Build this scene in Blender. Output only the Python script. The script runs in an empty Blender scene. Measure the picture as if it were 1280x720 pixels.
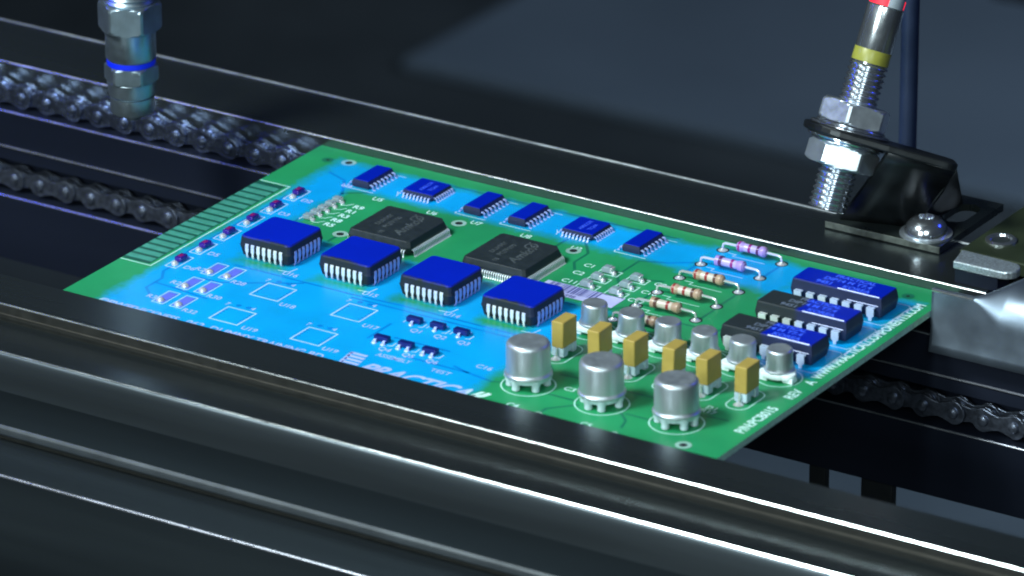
import bpy, bmesh, math, random
from mathutils import Vector, Matrix, Euler
random.seed(7)
PI = math.pi
scene = bpy.context.scene
COL = scene.collection

# ------------------------------------------------------------------ materials
def new_mat(name):
    m = bpy.data.materials.new(name); m.use_nodes = True
    nt = m.node_tree; nt.nodes.clear()
    out = nt.nodes.new('ShaderNodeOutputMaterial'); b = nt.nodes.new('ShaderNodeBsdfPrincipled')
    nt.links.new(b.outputs[0], out.inputs[0])
    return m, nt, b
def noise(nt, scale, detail=3, vec=None, stretch=None, rough=.55):
    n = nt.nodes.new('ShaderNodeTexNoise'); n.inputs['Scale'].default_value = scale
    n.inputs['Detail'].default_value = detail; n.inputs['Roughness'].default_value = rough
    g = nt.nodes.new('ShaderNodeNewGeometry'); src = g.outputs['Position']
    if stretch:
        mp = nt.nodes.new('ShaderNodeMapping'); mp.inputs['Scale'].default_value = stretch
        nt.links.new(src, mp.inputs[0]); src = mp.outputs[0]
    nt.links.new(src, n.inputs['Vector'])
    return n.outputs['Fac']
def rng(nt, src, a, b, c, d):
    n = nt.nodes.new('ShaderNodeMapRange')
    for i, v in enumerate((a, b, c, d)): n.inputs[i+1].default_value = v
    nt.links.new(src, n.inputs[0]); return n.outputs[0]
def mix(nt, fac, a, b):
    n = nt.nodes.new('ShaderNodeMix'); n.data_type = 'RGBA'
    if isinstance(fac, (int, float)): n.inputs[0].default_value = fac
    else: nt.links.new(fac, n.inputs[0])
    for k, v in ((6, a), (7, b)):
        if isinstance(v, (tuple, list)): n.inputs[k].default_value = (*v, 1)
        else: nt.links.new(v, n.inputs[k])
    return n.outputs[2]
def mth(nt, op, a, b=None):
    n = nt.nodes.new('ShaderNodeMath'); n.operation = op
    for k, v in ((0, a), (1, b)):
        if v is None: continue
        if isinstance(v, (int, float)): n.inputs[k].default_value = v
        else: nt.links.new(v, n.inputs[k])
    return n.outputs[0]
def bump(nt, b, src, strength, dist=.1):
    n = nt.nodes.new('ShaderNodeBump'); n.inputs['Strength'].default_value = strength
    n.inputs['Distance'].default_value = dist
    nt.links.new(src, n.inputs['Height']); nt.links.new(n.outputs[0], b.inputs['Normal'])
def plain(name, col, rough=.5, metal=0, var=.15, scale=.5, spec=.5, bmp=0, bscale=3, stretch=None, coat=0):
    m, nt, b = new_mat(name)
    f = noise(nt, scale, 4, stretch=stretch)
    f2 = rng(nt, f, .3, .7, 0, 1)
    c = mix(nt, f2, tuple(v*(1-var) for v in col), tuple(min(1, v*(1+var)) for v in col))
    nt.links.new(c, b.inputs['Base Color'])
    nt.links.new(rng(nt, f, .3, .7, max(0.02, rough*.85), min(1, rough*1.15)), b.inputs['Roughness'])
    b.inputs['Metallic'].default_value = metal
    b.inputs['Specular IOR Level'].default_value = spec
    b.inputs['Coat Weight'].default_value = coat
    if bmp: bump(nt, b, noise(nt, bscale, 3, stretch=stretch), bmp)
    return m

# the blue film that was sprayed onto parts of the board, from above: its outline in board coordinates
COAT = [(8.3, 88.5, -10, 44.0), (8.3, 17.2, 43, 79.6), (8.3, 93, 69.3, 80.0), (92, 113, 67.8, 81.2),
        (112, 136.9, 65.6, 77.6), (124.6, 136.9, 38.2, 67), (86, 90.6, 22, 44)]
UNCOAT = [(18.6, 29.4, 27.9, 30.75), (36.4, 47.2, 27.9, 30.75), (54.3, 65.1, 27.9, 30.75), (72.1, 82.9, 27.9, 30.75)]
def make_coat_group():
    g = bpy.data.node_groups.new('coat_area', 'ShaderNodeTree')
    g.interface.new_socket('Fac', in_out='OUTPUT', socket_type='NodeSocketFloat')
    w = g.interface.new_socket('Width', in_out='INPUT', socket_type='NodeSocketFloat'); w.default_value = .5
    gi = g.nodes.new('NodeGroupInput'); go = g.nodes.new('NodeGroupOutput')
    geo = g.nodes.new('ShaderNodeNewGeometry'); s = g.nodes.new('ShaderNodeSeparateXYZ')
    g.links.new(geo.outputs['Position'], s.inputs[0])
    def sdf(bx):
        x0, x1, y0, y1 = bx
        dx = mth(g, 'SUBTRACT', mth(g, 'ABSOLUTE', mth(g, 'SUBTRACT', s.outputs[0], (x0+x1)/2)), (x1-x0)/2)
        dy = mth(g, 'SUBTRACT', mth(g, 'ABSOLUTE', mth(g, 'SUBTRACT', s.outputs[1], (y0+y1)/2)), (y1-y0)/2)
        return mth(g, 'MAXIMUM', dx, dy)
    def smin(a, b, k=2.0):
        n = g.nodes.new('ShaderNodeMath'); n.operation = 'SMOOTH_MIN'; n.inputs[2].default_value = k
        g.links.new(a, n.inputs[0]); g.links.new(b, n.inputs[1]); return n.outputs[0]
    d = None
    for bx in COAT:
        e = sdf(bx); d = e if d is None else smin(d, e)
    for bx in UNCOAT:
        e = mth(g, 'MULTIPLY', sdf(bx), -1); d = mth(g, 'MAXIMUM', d, e)
    nz = noise(g, .22, 3); d = mth(g, 'ADD', d, rng(g, nz, .3, .7, -.8, .8))
    nz = noise(g, .9, 2); d = mth(g, 'ADD', d, rng(g, nz, .3, .7, -.25, .25))
    q = mth(g, 'DIVIDE', d, gi.outputs[0])
    g.links.new(rng(g, q, 1, -1, 0, 1), go.inputs[0])
    return g
CG = make_coat_group()
def coat_fac(nt, width=.9):
    n = nt.nodes.new('ShaderNodeGroup'); n.node_tree = CG; n.inputs[0].default_value = width
    return n.outputs[0]
def coated(name, bare, film, rough=.4, frough=.3, width=.9, metal=0, spec=.5, var=.1, vscale=.15, glow=0, side=1.0, bmp=0):
    """a surface that shows its own colour where bare and the blue film where sprayed"""
    m, nt, b = new_mat(name)
    f = coat_fac(nt, width)
    if side < 1:       # film is thin on upright faces
        geo = nt.nodes.new('ShaderNodeNewGeometry'); s = nt.nodes.new('ShaderNodeSeparateXYZ')
        nt.links.new(geo.outputs['Normal'], s.inputs[0])
        f = mth(nt, 'MULTIPLY', f, rng(nt, s.outputs[2], .35, .75, side, 1))
    v = rng(nt, noise(nt, vscale, 4), .3, .7, 0, 1)
    v2 = rng(nt, noise(nt, 2.5, 3), .3, .7, 0, 1)
    lo = lambda c: tuple(x*(1-var) for x in c); hi = lambda c: tuple(min(1, x*(1+var)) for x in c)
    cb = mix(nt, v, lo(bare), hi(bare)); cf = mix(nt, v, lo(film), hi(film))
    c = mix(nt, f, cb, cf)
    c = mix(nt, mth(nt, 'MULTIPLY', v2, .04), c, (0, .1, .2))
    nt.links.new(c, b.inputs['Base Color'])
    nt.links.new(rng(nt, f, 0, 1, rough, frough), b.inputs['Roughness'])
    b.inputs['Specular IOR Level'].default_value = spec
    if metal: nt.links.new(rng(nt, f, 0, 1, metal, metal*.4), b.inputs['Metallic'])
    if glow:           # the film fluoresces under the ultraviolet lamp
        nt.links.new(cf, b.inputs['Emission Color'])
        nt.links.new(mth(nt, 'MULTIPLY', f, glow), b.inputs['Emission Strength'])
    if bmp: bump(nt, b, noise(nt, 6, 3), bmp, .05)
    return m

M = {}
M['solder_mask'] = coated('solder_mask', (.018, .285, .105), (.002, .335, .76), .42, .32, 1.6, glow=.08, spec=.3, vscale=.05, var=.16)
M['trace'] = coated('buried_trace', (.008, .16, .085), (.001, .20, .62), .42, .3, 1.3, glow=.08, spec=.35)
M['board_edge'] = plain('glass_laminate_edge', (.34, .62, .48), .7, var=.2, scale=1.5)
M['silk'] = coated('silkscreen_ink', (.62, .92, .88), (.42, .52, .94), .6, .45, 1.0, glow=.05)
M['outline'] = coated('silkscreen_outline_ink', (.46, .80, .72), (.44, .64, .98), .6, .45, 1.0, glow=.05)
M['label'] = plain('label_paper', (.50, .52, .84), .6, var=.05)
M['label_ink'] = plain('label_ink', (.03, .04, .25), .6)
M['finger'] = plain('edge_contact_tin', (.07, .36, .27), .45, metal=.25, var=.15, scale=.6)
M['gap'] = plain('edge_contact_gap', (.006, .085, .06), .5)
M['hole'] = plain('drill_hole', (.004, .01, .012), .8)
M['pad_ring'] = coated('pad_ring_metal', (.30, .52, .44), (.20, .50, .75), .4, .35)
M['smd_pad'] = coated('bare_pad', (.3, .4, .4), (.13, .17, .78), .4, .3)
M['solder'] = plain('solder', (.84, .87, .97), .2, metal=.6, var=.1, scale=2)
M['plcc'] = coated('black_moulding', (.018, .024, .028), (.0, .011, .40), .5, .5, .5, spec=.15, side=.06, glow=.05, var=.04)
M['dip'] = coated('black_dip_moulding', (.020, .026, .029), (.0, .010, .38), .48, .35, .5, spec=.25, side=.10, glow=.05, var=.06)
M['qfp'] = plain('matte_black_moulding', (.018, .026, .032), .5, var=.15, scale=.8, spec=.3)
M['qfp_ink'] = plain('faded_laser_mark', (.058, .072, .08), .6, var=.4, scale=1.2)
M['ink'] = coated('chip_print', (.12, .15, .21), (.05, .13, 1.0), .6, .5, .5)
M['film_highlight'] = plain('film_highlight', (.55, .62, 1.0), .25, var=.1)  # pale tubes carry the gloss highlight of the film's edges as colour
M['lead'] = coated('tinned_lead', (.80, .88, .90), (.34, .42, .90), .3, .3, .8, metal=.3, spec=.6)
M['dip_lead'] = coated('tinned_wide_lead', (.78, .86, .84), (.60, .72, .95), .3, .3, .8, metal=.3, spec=.6)
M['lead_fine'] = coated('tinned_fine_lead', (.75, .85, .88), (.42, .52, 1.0), .35, .3, .8, metal=.3, spec=.6)
M['sot'] = plain('transistor_moulding', (.004, .012, .14), .35, var=.2)
M['diode'] = plain('diode_glass', (.035, .012, .22), .2, var=.2)
M['diode_red'] = plain('diode_red_core', (.22, .01, .13), .25)
M['chipcap'] = plain('chip_capacitor_grey', (.22, .30, .34), .55, var=.15, scale=2)
M['tant'] = plain('ochre_resin', (.40, .29, .07), .5, var=.08, scale=.5, spec=.3)
M['standoff'] = plain('clear_plastic_foot', (.42, .55, .62), .3, var=.15, scale=1.2)
M['white_plastic'] = plain('white_nylon', (.80, .92, .95), .35, var=.08)
M['can'] = plain('drawn_steel_can', (.52, .58, .63), .44, metal=.82, var=.06, scale=.8, bmp=.01, bscale=1.2, stretch=(1, 1, .1))
M['can_feet'] = plain('standoff_foot', (.50, .62, .68), .35, var=.15)
M['res_tan'] = coated('resistor_paint', (.42, .29, .20), (.38, .26, .66), .3, .25, 1.0, glow=.0)
M['res_pale'] = coated('resistor_pale_paint', (.56, .50, .42), (.46, .38, .76), .3, .25, 1.0)
M['res_red'] = coated('resistor_red_band', (.28, .03, .03), (.26, .02, .20), .3, .25, 1.0)
M['res_dark'] = coated('resistor_dark_band', (.10, .04, .03), (.09, .02, .12), .3, .25, 1.0)
M['wire'] = coated('component_wire', (.80, .85, .86), (.66, .66, .95), .2, .2, 1.0, metal=.6)

M['rail'] = plain('anodised_rail', (.075, .092, .10), .26, metal=.85, var=.10, scale=.05, bmp=.03, bscale=.5, stretch=(.08, 1.5, 1.5))
M['rail_face'] = plain('anodised_rail_face', (.050, .064, .075), .44, metal=.9, var=.12, scale=.04, bmp=.03, bscale=.5, stretch=(.08, 1.5, 1.5))
M['sheen'] = plain('painted_rail_sheen', (.125, .15, .17), .34, metal=.9, var=.16, scale=.06, bmp=.03, bscale=.5, stretch=(.1, 1.5, 1.5))  # lighter base colour puts the sheen under the edge into the metal
M['edge'] = plain('bright_edge_glint', (.72, .76, .78), .17, metal=.92, var=.2, scale=.12, stretch=(1, .2, .2))  # pale base colour strengthens the lamp glint on rounded edges
M['far_edge'] = plain('dim_edge_glint', (.30, .31, .36), .26, metal=.8, var=.3, scale=.12, stretch=(1, .2, .2))  # greyer glint colour for edges that catch less light
M['groove'] = plain('groove_shade', (.012, .012, .010), .55, var=.2)  # near-black colour puts the undercut's shade into faces and grooves
M['lip_edge'] = plain('polished_lip_edge', (.80, .84, .87), .28, metal=.9, var=.2, scale=.12, stretch=(1, .2, .2))  # pale colour helps the lip edge show as a bright lamp line
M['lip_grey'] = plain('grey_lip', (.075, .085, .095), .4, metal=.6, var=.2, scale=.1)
M['far_edge2'] = plain('outer_edge_glint', (.42, .45, .48), .4, metal=.8, var=.3, scale=.12, stretch=(1, .2, .2))  # glint colour for the trim added along the outer edge
M['lip'] = plain('brownish_lip', (.085, .078, .068), .4, metal=.6, var=.2, scale=.1)
M['polished'] = plain('polished_guide', (.22, .27, .34), .42, metal=.92, var=.12, scale=.10, bmp=.03, bscale=.12)
M['face'] = plain('polished_rail_lip', (.17, .20, .22), .24, metal=.92, var=.08, scale=.08)
M['chain'] = plain('oiled_chain_steel', (.26, .31, .46), .25, metal=.95, var=.35, scale=.9, bmp=.12, bscale=1.5)
M['chain_shaded'] = plain('shaded_chain_steel', (.17, .195, .26), .33, metal=.9, var=.35, scale=.9, bmp=.12, bscale=1.5)  # darker copy of the chain steel; lower run's shade is in the colour
M['chrome'] = plain('nickel_plate', (.66, .70, .76), .17, metal=.95, var=.08, scale=.6)
M['barrel'] = plain('polished_barrel', (.74, .78, .82), .22, metal=.95, var=.06, scale=.4)
M['chrome_matte'] = plain('satin_nickel', (.62, .68, .74), .34, metal=.85, var=.06, scale=.6)
M['steel_blue'] = plain('nozzle_steel', (.36, .44, .50), .33, metal=.92, var=.10, scale=.5)
M['brushed'] = plain('galvanised_bar', (.50, .58, .63), .35, metal=.75, var=.35, scale=2.5, bmp=.5, bscale=3.0)
M['bracket'] = plain('black_oxide_sheet', (.016, .019, .022), .33, metal=.5, var=.3, scale=.2, spec=.4)
M['bracket_base'] = plain('black_oxide_base', (.035, .045, .045), .3, metal=.6, var=.3, scale=.2)
M['bracket_edge'] = plain('pale_sheet_edge', (.22, .24, .22), .35, metal=.8, var=.4, scale=.5)
M['olive'] = plain('olive_painted_plate', (.030, .042, .022), .45, metal=.3, var=.2, scale=.1)
M['yellow'] = plain('yellow_band', (.30, .30, .05), .35, var=.1)
M['cable'] = plain('cable_jacket', (.012, .022, .055), .45, var=.2, scale=.1)
M['boot'] = plain('grey_cable_boot', (.20, .24, .28), .5)
M['floor'] = plain('machine_floor', (.014, .019, .024), .6, var=.3, scale=.01)
M['panel'] = plain('machine_panel', (.056, .076, .104), .55, var=.10, scale=.006)
M['tray'] = plain('drip_tray', (.022, .031, .041), .5, var=.15, scale=.02)
M['black'] = plain('black_part', (.008, .010, .012), .5)
M['dark_face'] = plain('dark_inner_face', (.014, .019, .036), .42, metal=.55, var=.25, scale=.04, bmp=.03, bscale=.4, stretch=(.1, 1, 1))  # inner-face shade and ultraviolet blue are put into this base colour
def emit(name, col, st):
    m, nt, b = new_mat(name); b.inputs['Base Color'].default_value = (*col, 1)
    b.inputs['Emission Color'].default_value = (*col, 1); b.inputs['Emission Strength'].default_value = st
    return m
M['led'] = emit('red_indicator', (1, .012, .03), 1.3)
M['blue_ring'] = emit('blue_ring_film', (.0, .015, .6), .2)

# ------------------------------------------------------------------ mesh helpers (millimetres)
def BM(): return bmesh.new()
def box(bm, x0, x1, y0, y1, z0, z1, mat=None, bevel=0, seg=2, mi=0):
    r = bmesh.ops.create_cube(bm, size=1); vs = r['verts']
    for v in vs: v.co = Vector(((x0+x1)/2+v.co.x*(x1-x0), (y0+y1)/2+v.co.y*(y1-y0), (z0+z1)/2+v.co.z*(z1-z0)))
    fs = list({f for v in vs for f in v.link_faces})
    if bevel:
        es = list({e for v in vs for e in v.link_edges})
        r2 = bmesh.ops.bevel(bm, geom=es, offset=bevel, segments=seg, profile=.5, affect='EDGES')
        fs = list(set(r2['faces']) | {f for f in fs if f.is_valid}); vs = list({v for f in fs for v in f.verts})
    for f in fs: f.material_index = mi
    if mat is not None:
        for v in vs: v.co = mat @ v.co
    return vs
def prism(bm, pts, z0, z1, mat=None, mi=0, bevel=0, seg=2, top_scale=None):
    """closed outline in xy pulled from z0 to z1"""
    lo = [bm.verts.new((x, y, z0)) for x, y in pts]; hi = [bm.verts.new((x, y, z1)) for x, y in pts]
    if top_scale:
        cx = sum(p[0] for p in pts)/len(pts); cy = sum(p[1] for p in pts)/len(pts)
        for v in hi: v.co.x = cx+(v.co.x-cx)*top_scale; v.co.y = cy+(v.co.y-cy)*top_scale
    n = len(pts); fs = [bm.faces.new(hi), bm.faces.new(lo[::-1])]
    for i in range(n): fs.append(bm.faces.new((lo[i], lo[(i+1) % n], hi[(i+1) % n], hi[i])))
    vs = lo+hi
    bmesh.ops.recalc_face_normals(bm, faces=fs)
    if bevel:
        es = list({e for f in fs[:2] for e in f.edges})
        r2 = bmesh.ops.bevel(bm, geom=es, offset=bevel, segments=seg, profile=.5, affect='EDGES')
        fs = list(set(r2['faces']) | {f for f in fs if f.is_valid}); vs = list({v for f in fs for v in f.verts})
    for f in fs:
        if f.is_valid: f.material_index = mi
    if mat is not None:
        for v in vs: v.co = mat @ v.co
    return vs
def lathe(bm, prof, seg=32, mat=None, mi=0, cap=True):
    """profile (r, z) turned about z"""
    rings = []
    for r, z in prof:
        if r < 1e-6: rings.append([bm.verts.new((0, 0, z))])
        else: rings.append([bm.verts.new((r*math.cos(2*PI*i/seg), r*math.sin(2*PI*i/seg), z)) for i in range(seg)])
    fs = []
    for a, b in zip(rings, rings[1:]):
        for i in range(seg):
            j = (i+1) % seg
            if len(a) == 1 and len(b) == 1: continue
            if len(a) == 1: fs.append(bm.faces.new((a[0], b[j], b[i])))
            elif len(b) == 1: fs.append(bm.faces.new((a[i], a[j], b[0])))
            else: fs.append(bm.faces.new((a[i], a[j], b[j], b[i])))
    if cap:
        if len(rings[0]) > 1: fs.append(bm.faces.new(rings[0]))
        if len(rings[-1]) > 1: fs.append(bm.faces.new(rings[-1]))
    bmesh.ops.recalc_face_normals(bm, faces=fs)
    for f in fs: f.material_index = mi; f.smooth = True
    vs = [v for r in rings for v in r]
    if mat is not None:
        for v in vs: v.co = mat @ v.co
    return vs
def tube(bm, pts, r, seg=8, mi=0, mat=None):
    pts = [Vector(p) for p in pts]; rings = []
    up = Vector((0, 0, 1))
    for i, p in enumerate(pts):
        d = (pts[min(i+1, len(pts)-1)]-pts[max(i-1, 0)]).normalized()
        a = d.orthogonal() if not rings else (pa - d*pa.dot(d))
        a.normalize(); pa = a; b = d.cross(a)
        rings.append([bm.verts.new(p+(a*math.cos(2*PI*k/seg)+b*math.sin(2*PI*k/seg))*r) for k in range(seg)])
    fs = []
    for a, b in zip(rings, rings[1:]):
        for k in range(seg): fs.append(bm.faces.new((a[k], a[(k+1) % seg], b[(k+1) % seg], b[k])))
    fs.append(bm.faces.new(rings[0])); fs.append(bm.faces.new(rings[-1]))
    bmesh.ops.recalc_face_normals(bm, faces=fs)
    for f in fs: f.smooth = True; f.material_index = mi
    if mat is not None:
        for rr in rings:
            for v in rr: v.co = mat @ v.co
def rrect(x0, x1, y0, y1, r, n=4):
    out = []
    for cx, cy, a in ((x1-r, y1-r, 0), (x0+r, y1-r, 90), (x0+r, y0+r, 180), (x1-r, y0+r, 270)):
        for k in range(n+1):
            t = math.radians(a+90*k/n); out.append((cx+r*math.cos(t), cy+r*math.sin(t)))
    return out
def arc(cx, cy, r, a0, a1, n=14): return [(cx+r*math.cos(math.radians(a0+(a1-a0)*k/n)), cy+r*math.sin(math.radians(a0+(a1-a0)*k/n))) for k in range(n+1)]
def line_strip(bm, pts, w, z, closed=False, mi=0):
    """flat ribbon along a polyline on the board"""
    P = [Vector((p[0], p[1], 0)) for p in pts]; n = len(P)
    segs = [(i, (i+1) % n) for i in range(n if closed else n-1)]
    L = []; Rr = []
    for i in range(n):
        if closed: a, b, c = P[i-1], P[i], P[(i+1) % n]
        else: a, b, c = P[max(i-1, 0)], P[i], P[min(i+1, n-1)]
        d1 = (b-a); d2 = (c-b)
        if d1.length < 1e-9: d1 = d2
        if d2.length < 1e-9: d2 = d1
        d1.normalize(); d2.normalize(); n1 = Vector((-d1.y, d1.x, 0)); n2 = Vector((-d2.y, d2.x, 0))
        m = (n1+n2); m.normalize(); k = w/2/max(.35, m.dot(n1))
        L.append(bm.verts.new((b.x+m.x*k, b.y+m.y*k, z))); Rr.append(bm.verts.new((b.x-m.x*k, b.y-m.y*k, z)))
    for i, j in segs:
        f = bm.faces.new((Rr[i], Rr[j], L[j], L[i])); f.material_index = mi
def ring_flat(bm, x, y, r0, r1, z, seg=28, mi=0):
    a = [bm.verts.new((x+r0*math.cos(2*PI*i/seg), y+r0*math.sin(2*PI*i/seg), z)) for i in range(seg)]
    b = [bm.verts.new((x+r1*math.cos(2*PI*i/seg), y+r1*math.sin(2*PI*i/seg), z)) for i in range(seg)]
    for i in range(seg):
        j = (i+1) % seg; f = bm.faces.new((a[i], b[i], b[j], a[j])); f.material_index = mi
def disc(bm, x, y, r, z, seg=20, mi=0):
    f = bm.faces.new([bm.verts.new((x+r*math.cos(2*PI*i/seg), y+r*math.sin(2*PI*i/seg), z)) for i in range(seg)]); f.material_index = mi
def rect_flat(bm, x0, x1, y0, y1, z, mi=0):
    f = bm.faces.new([bm.verts.new(p) for p in ((x0, y0, z), (x1, y0, z), (x1, y1, z), (x0, y1, z))]); f.material_index = mi
def text(bm, s, size, mat4, bold=0, shear=0, width=1, align='LEFT', spacing=1.0):
    c = bpy.data.curves.new('lettering', 'FONT'); c.body = s; c.size = size; c.offset = bold; c.shear = shear
    c.align_x = align; c.space_character = spacing; c.resolution_u = 3
    o = bpy.data.objects.new('lettering', c); COL.objects.link(o)
    dg = bpy.context.evaluated_depsgraph_get(); dg.update()
    me = bpy.data.meshes.new_from_object(o.evaluated_get(dg))
    me.transform(mat4 @ Matrix.Diagonal((width, 1, 1, 1)))
    bm.from_mesh(me)
    bpy.data.objects.remove(o); bpy.data.curves.remove(c); bpy.data.meshes.remove(me)
def TX(x, y, z, rot=0): return Matrix.Translation((x, y, z)) @ Matrix.Rotation(math.radians(rot), 4, 'Z')

WPOS = {}
def link(name, bm, mats, parent=None, loc=(0, 0, 0), smooth=False, world=True):
    """bm holds coordinates relative to loc; loc is in world millimetres"""
    me = bpy.data.meshes.new(name)
    for e in bm.edges:
        if len(e.link_faces) == 2 and e.calc_face_angle(0) > math.radians(27): e.smooth = False
    bm.to_mesh(me); bm.free()
    for m in (mats if isinstance(mats, (list, tuple)) else [mats]): me.materials.append(m)
    if smooth:
        for p in me.polygons: p.use_smooth = True
    o = bpy.data.objects.new(name, me); COL.objects.link(o)
    loc = Vector(loc); WPOS[o] = loc
    if parent: o.parent = parent; o.location = loc-WPOS[parent]
    else: o.location = loc
    return o
def empty(name, loc, parent=None):
    o = bpy.data.objects.new(name, None); o.empty_display_size = 2; COL.objects.link(o)
    WPOS[o] = Vector(loc)
    if parent: o.parent = parent; o.location = WPOS[o]-WPOS[parent]
    else: o.location = loc
    return o
def tag(o, label=None, cat=None, group=None, kind=None):
    if label: o['label'] = label
    if cat: o['category'] = cat
    if group: o['group'] = group
    if kind: o['kind'] = kind
    return o
def dup(src, loc, parent):
    """copy a part and its sub-parts to another world place"""
    c = src.copy(); COL.objects.link(c); loc = Vector(loc); WPOS[c] = loc
    c.parent = parent; c.location = loc-WPOS[parent]
    for ch in list(src.children):
        d = ch.copy(); COL.objects.link(d); d.parent = c; WPOS[d] = loc+ch.location
    return c

# ================================================================== CIRCUIT BOARD
BX0, BX1, BY0, BY1, BT = 0.0, 140.3, -3.3, 84.85, 1.25
board = empty('circuit_board', (70, 40, -BT))
tag(board, 'green circuit board with blue coated chips, lying across the two rails of the conveyor', 'circuit board')
bm = BM()
vs = prism(bm, [(BX0, BY0), (BX1, BY0), (BX1, BY1), (BX0, BY1)], -BT, 0)
for f in bm.faces: f.material_index = 0 if f.normal.z > .5 else 1
link('board_panel', bm, [M['solder_mask'], M['board_edge']], board, (0, 0, 0))

# traces under the solder mask
bm = BM()
TR = [[(10.5, 20.5), (10.5, 17), (12.3, 14), (12.3, 9), (16.5, 5)], [(12.3, 11.8), (17, 11.5), (25, 10.5)],
      [(18, 18), (22.2, 18), (26, 20), (36, 26)], [(20, 26.5), (46, 26.4), (58, 26.9), (86, 26.6)], [(47, 25.2), (84, 25.0)],
      [(88, 25), (96, 17), (96, 12)], [(17.5, 49), (17.5, 66), (14, 72), (9, 74)], [(17.0, 66), (22, 69.6)],
      [(70, 70), (73, 66), (73, 61), (75, 58)], [(63, 63), (66, 66), (66, 70)], [(92.5, 73), (88, 70), (83, 68), (83, 60), (86, 56)],
      [(93, 57), (93, 49), (89, 44)], [(93, 65), (93, 72)], [(106.5, 57), (106.5, 65)], [(106.5, 72.8), (106.5, 80)],
      [(106.6, 49.5), (106.6, 57)], [(70, 8.0), (84, 7.8), (89.5, 6.8), (92, 8)], [(84, 7.8), (80, 9)],
      [(101, 7.6), (107, 7.6)], [(117, 7.6), (123, 7.6)], [(104, -1.0), (104, 2), (108, 6.5)], [(104, -.6), (119, -.7)],
      [(119.5, 2), (118.7, 5), (116, 7.6)], [(98, 16), (108, 16.5), (109, 20)], [(112, 16), (122, 16.2), (124.5, 19)],
      [(124, 12), (127, 14), (134, 14.6)], [(64, 14), (76, 14)], [(60, 19), (60, 11)], [(86, 59.9), (92, 62)],
      [(79, 49.5), (79, 44), (84, 44)], [(28.4, 49), (28.4, 45)], [(100, 47), (112, 47), (114, 56)], [(107, 34), (122, 34)],
      [(26, 80.5), (60, 80.5), (84, 81)], [(112, 62), (116, 64)], [(9, 60), (9, 40), (9, 24)]]
for t in TR: line_strip(bm, t, .55, .012)
link('circuit_trace', bm, M['trace'], board)

# silkscreen: outlines
OW = .26
bm = BM()
def orect(x0, x1, y0, y1, w=OW): line_strip(bm, [(x0, y0), (x1, y0), (x1, y1), (x0, y1)], w, .03, True)
line_strip(bm, [(0.1, 17.8), (7.0, 17.8), (7.0, 63.6), (0.1, 63.6)], .30, .03)
for cx, cy in ((33.5, 19.5), (51.5, 19.5), (33.5, 6.5), (51.4, 6.6)): orect(cx-3.1, cx+3.1, cy-3.1, cy+3.1, .3)
for x in (18.2, 22.2):
    for y in (22.0, 14.2, 6.4): orect(x-1.25, x+1.25, y-2.2, y+3.4, .22)
for y in (22.2, 30.0, 37.8, 45.6, 53.3, 61.0): orect(9.3, 11.7, y-3.0, y+2.8, .24)
for cx in (95.9, 111.3, 126.7): ring_flat(bm, cx, 9.0, 4.75, 5.02, .03, 48)
for cx in (93.2, 101.0, 108.8, 116.5, 124.3, 132.1):
    ring_flat(bm, cx, 35.5, 4.0, 4.25, .03, 36)
for cx in (93.9, 101.5, 109.1, 116.7, 124.3, 131.9):
    line_strip(bm, rrect(cx-2.2, cx+2.2, 19.3, 28.4, 2.1, 6), .27, .03, True)
for cx, ys in ((81.3, (60.2, 56.35, 52.5)), (87.6, (59.8, 56.0, 52.3))):
    for y in ys: orect(cx-2.1, cx+2.1, y-1.1, y+1.1, .28)
for k, y in enumerate((80.7, 72.7, 65.0, 57.0, 49.6, 42.0)):       # zig-zag marks beside the resistors
    line_strip(bm, [(95.0, y-.6), (96.8, y-.6), (96.6, y-1.7), (98, y-1.7), (103.6, y-1.7)], .22, .03)
for cx in (18.8, 44.3, 54.4, 79.8):
    line_strip(bm, [(cx-3.4, 70.2), (cx-3.2, 69.4), (cx+3.6, 69.4)], .26, .03)
    line_strip(bm, [(cx+2.2, 79.4), (cx+4.6, 79.4)], .2, .03)
for cx in (31.1, 67.2): line_strip(bm, [(cx-5.2, 72.6), (cx-4.4, 71.5), (cx-4.2, 70.6)], .24, .03)
for k in range(4):
    cx = 24.1+17.85*k; line_strip(bm, [(cx+4.2, 28.6), (cx+6.6, 28.9), (cx+7.0, 31)], .26, .03)
for yb in (66.6, 53.9, 41.4):
    line_strip(bm, [(112.6, yb+2.6), (115.0, yb-1.2), (136.0, yb-1.2), (136.6, yb), (136.6, yb+8.8), (135.9, yb+9.4), (117, yb+9.4)], .26, .03)
for k in range(5):
    y = 52.3+2.5*k; line_strip(bm, [(17.6, y-1.1), (17.6, y+1.1)], .3, .03); line_strip(bm, [(20.6, y-1.0), (21.6, y-.6), (22.4, y+.6)], .26, .03)
for cx in (63.4, 68.5, 73.6):
    line_strip(bm, [(cx-1.9, 20.5), (cx-1.9, 22.4)], .2, .03); line_strip(bm, [(cx+1.6, 20.2), (cx+2.4, 20.4), (cx+2.4, 22)], .24, .03)
    line_strip(bm, [(cx-1.9, 10.5), (cx-1.9, 12.4)], .2, .03); line_strip(bm, [(cx+1.6, 10.2), (cx+2.4, 10.4), (cx+2.4, 12)], .24, .03)
link('silkscreen_outline', bm, M['outline'], board)

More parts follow.
